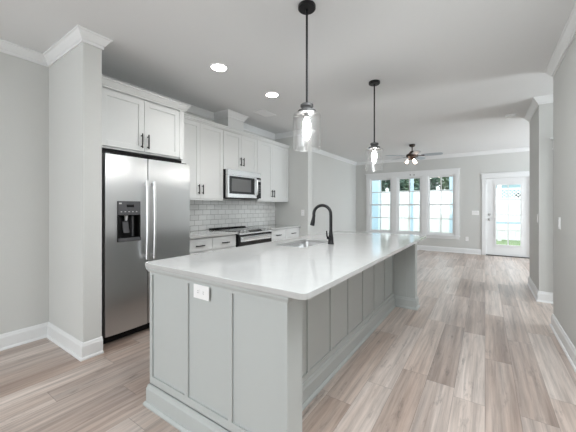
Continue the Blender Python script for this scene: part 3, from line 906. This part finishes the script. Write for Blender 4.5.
# ------------------------------------------------------------------ outlets and switches
def plate_outlet(label, name, cat, loc, rz, w_, h_, kind, group=None):
    """plate facing local -y"""
    t = thing(name, label, cat, group, loc, rz)
    MB().box((-w_/2, -.006, -h_/2), (w_/2, -.0005, h_/2)).build('cover_plate', M['plastic'], t, bevel=.0018)
    if kind == 'duplex_h':
        for s in (-1, 1):
            MB().prism_axis([(s*.022+.014*math.cos(a), .016*math.sin(a)) for a in [2*PI*k/16 for k in range(16)]], -.0075, -.006, 'y').build('receptacle', M['plastic'], t)
            MB().box((s*.022-.006, -.0080, .004), (s*.022+.004, -.0075, .006)).box((s*.022-.006, -.0080, -.006), (s*.022+.004, -.0075, -.004)).build('slots', M['greypanel'], t)
    elif kind == 'duplex':
        for s in (-1, 1):
            MB().prism_axis([(.016*math.cos(a), s*.020+.014*math.sin(a)) for a in [2*PI*k/16 for k in range(16)]], -.0075, -.006, 'y').build('receptacle', M['plastic'], t)
            MB().box((-.006, -.0080, s*.020-.005), (-.004, -.0075, s*.020+.005)).box((.004, -.0080, s*.020-.005), (.006, -.0075, s*.020+.005)).build('slots', M['greypanel'], t)
    else:
        n_ = kind
        for k in range(n_):
            cx_ = (k-(n_-1)/2)*.046
            MB().prism_axis([(-.006, -.033), (-.0115, -.033), (-.0075, 0), (-.0105, .033), (-.006, .033)], cx_-.016, cx_+.016, 'x').build('rocker', M['plastic'], t)
    return t
plate_outlet('white horizontal outlet on the end panel of the grey island', 'power_outlet', 'outlet', (-1.283, IY0+.001, .806), 0, .126, .076, 'duplex_h')
plate_outlet('white outlet on the stub wall past the wall cabinets', 'power_outlet', 'outlet', (-2.885, FB0, 1.16), 0, .07, .115, 'duplex')
plate_outlet('white outlet low on the far wall between windows and door', 'power_outlet', 'outlet', (-.405, YF, .40), 0, .07, .115, 'duplex')
plate_outlet('wide white switch plate on the far wall beside the glazed door', 'light_switch', 'light switch', (-.215, YF, 1.11), 0, .16, .115, 3)
plate_outlet('white light switch on the near grey wall of the passage opening', 'light_switch', 'light switch', (XR, 3.80, 1.115), -PI/2, .07, .115, 1)
plate_outlet('white light switch on the farther grey wall before the garden door', 'light_switch', 'light switch', (XR, 5.22, 1.115), -PI/2, .07, .115, 1)

# ------------------------------------------------------------------ ceiling fittings
def downlight(x, y, label):
    t = thing('recessed_light', label, 'ceiling light', 'recessed ceiling lights', (x, y, H))
    MB().lathe([(.090, 0), (.090, -.006), (.078, -.010), (.074, -.004), (.074, 0)], (0, 0, 0), 36).build('trim_ring', M['plastic'], t, smooth=True)
    MB().lathe([(.073, -.0045), (.073, -.0085)], (0, 0, 0), 36).build('lens', M['lamp'], t)
    l = bpy.data.lights.new('downlight_beam', 'SPOT'); l.energy = 12; l.spot_size = math.radians(135); l.spot_blend = .8; l.shadow_soft_size = .07
    l.color = (1, .99, .97)
    o = bpy.data.objects.new('downlight_beam', l); o.location = (x, y, H-.03); C.objects.link(o)
    return t
downlight(-2.31, 2.115, 'round recessed ceiling light nearest the refrigerator')
downlight(-2.30, 3.02, 'round recessed ceiling light farther along, in front of the microwave')
vt = thing('ceiling_vent', 'white rectangular ceiling air vent above the wall cabinets', 'vent', None, (-2.86, 3.56, H))
MB().box((-.10, -.18, -.008), (-.085, .18, 0)).box((.085, -.18, -.008), (.10, .18, 0)).box((-.085, -.18, -.008), (.085, -.165, 0)).box((-.085, .165, -.008), (.085, .18, 0)).build('frame', M['ceil'], vt)
mb = MB()
for k in range(9):
    x = -.075 + k*.0188
    mb.prism_axis([(x-.007, -.007), (x-.006, -.0075), (x+.007, -.001), (x+.006, -.0005)], -.165, .165, 'y')
mb.build('grille', M['ceil'], vt)
sd = thing('smoke_detector', 'round white smoke detector on the ceiling near the passage', 'smoke detector', None, (.344, 5.84, H))
MB().lathe([(.075, 0), (.075, -.018), (.062, -.034), (.001, -.038)], (0, 0, 0), 28).build('housing', M['plastic'], sd, smooth=True)
MB().lathe([(.020, -.036), (.018, -.042), (.001, -.043)], (.02, 0, 0), 14).build('test_button', M['plastic'], sd, smooth=True)

# made-up frame around the added overhead fill light, out of view
S(MB().box((-.505, .67, H-.03), (-.48, 1.93, H)).box((.48, .67, H-.03), (.505, 1.93, H)).box((-.48, .67, H-.03), (.48, .695, H)).box((-.48, 1.905, H-.03), (.48, 1.93, H)), 'trim_fill_light', M['plastic'])
# pendants
def pendant(x, y, label):
    t = thing('pendant_light', label, 'pendant light', 'glass jar pendants over the island', (x, y, H))
    MB().lathe([(.062, 0), (.064, -.004), (.064, -.024), (.058, -.030), (.012, -.031)], (0, 0, 0), 32).build('canopy', M['black'], t, smooth=True)
    MB().cyl((0, 0, -.735), .0080, .712, 12).lathe([(.010, -.045), (.010, -.030)], (0, 0, 0), 12).build('rod', M['black'], t, smooth=True)
    MB().lathe([(.012, -.716), (.040, -.718), (.047, -.724), (.047, -.738), (.038, -.746), (.036, -.756), (.052, -.762), (.066, -.768), (.067, -.782), (.062, -.785), (.020, -.785)], (0, 0, 0), 28).build('socket_cap', M['socket'], t, smooth=True)
    prof = [(.060, -.786), (.088, -.788), (.098, -.794), (.101, -.806), (.101, -1.040), (.099, -1.046)]
    inner_ = [(r-.0025, z + (.0 if i < 4 else 0)) for i, (r, z) in enumerate(prof)][::-1]
    MB().lathe(prof + inner_, (0, 0, 0), 40, False).build('glass_shade', M['shade'], t, smooth=True)
    MB().lathe([(.018, -.786), (.018, -.815), (.014, -.82)], (0, 0, 0), 16).build('bulb_socket', M['socket'], t, smooth=True)
    MB().lathe([(.013, -.812), (.016, -.825), (.024, -.850), (.0275, -.872), (.024, -.895), (.014, -.915), (.001, -.924)], (0, 0, 0), 20).build('bulb', M['bulb'], t, smooth=True)
    return t
pendant(-1.075, 1.83, 'clear glass jar pendant on a black rod, the one nearer the refrigerator')
pendant(-1.075, 3.39, 'clear glass jar pendant on a black rod, the one nearer the windows')

# ceiling fan
fn = thing('ceiling_fan', 'bronze ceiling fan with pale blades and warm lamps in the living room', 'ceiling fan', None, (-1.42, 7.30, H))
MB().lathe([(.068, 0), (.070, -.010), (.060, -.045), (.030, -.062), (.014, -.066)], (0, 0, 0), 24).build('canopy', M['bronze'], fn, smooth=True)
MB().cyl((0, 0, -.17), .013, .12, 12).build('downrod', M['bronze'], fn, smooth=True)
MB().lathe([(.018, -.150), (.045, -.165), (.070, -.205), (.128, -.235), (.135, -.265), (.125, -.295), (.080, -.315), (.060, -.340), (.050, -.360), (.020, -.365)], (0, 0, 0), 28).build('motor_housing', M['bronze'], fn, smooth=True)
cam_right = math.radians(34.15)
for k in range(5):
    a = cam_right - math.radians(30) + k * 2*PI/5
    br = MB(); bld = MB()
    pitch = math.radians(-13)
    outline = [(.20, -.050), (.26, -.062), (.50, -.072), (.60, -.064), (.64, -.030), (.64, .030), (.60, .064), (.50, .072), (.26, .062), (.20, .050)]
    Rz = Matrix.Rotation(a, 4, 'Z') @ Matrix.Rotation(pitch, 4, 'X')
    Tz = Matrix.Translation((0, 0, -.268))
    bld.prism(outline, -.004, .004); bmesh.ops.transform(bld.bm, matrix=Tz @ Rz, verts=bld.bm.verts)
    bo_ = bld.build('blade', M['blade'], fn, bevel=.002)
    br.prism([(.10, -.020), (.19, -.020), (.25, -.040), (.27, 0), (.25, .040), (.19, .020), (.10, .020)], -.009, -.0042); bmesh.ops.transform(br.bm, matrix=Tz @ Rz, verts=br.bm.verts)
    br.build('blade_bracket', M['bronze'], bo_)
for k in range(3):
    a = cam_right + PI/2 + math.radians(-60 + k*120)
    c, s = math.cos(a), math.sin(a)
    ar = MB().tube([(.03*c, .03*s, -.345), (.075*c, .075*s, -.350), (.095*c, .095*s, -.362)], .010, 10).build('lamp_arm', M['bronze'], fn, smooth=True)
    MB().tube([(.090*c, .090*s, -.360), (.100*c, .100*s, -.378), (.122*c, .122*s, -.415), (.132*c, .132*s, -.430)], [.014, .024, .033, .032], 16).build('lamp_shade', M['fanlamp'], fn, smooth=True)
for dx, zz in ((-.045, -.70), (.045, -.70)):
    u = Vector((math.cos(cam_right), math.sin(cam_right), 0)) * dx
    ch = MB().cyl((u.x, u.y, zz), .0016, -.36-zz, 6).build('pull_chain', M['nickel'], fn)
    MB().lathe([(.004, 0), (.011, -.012), (.009, -.028), (.001, -.032)], (u.x, u.y, zz), 10).build('chain_fob', M['bronze'], ch, smooth=True)
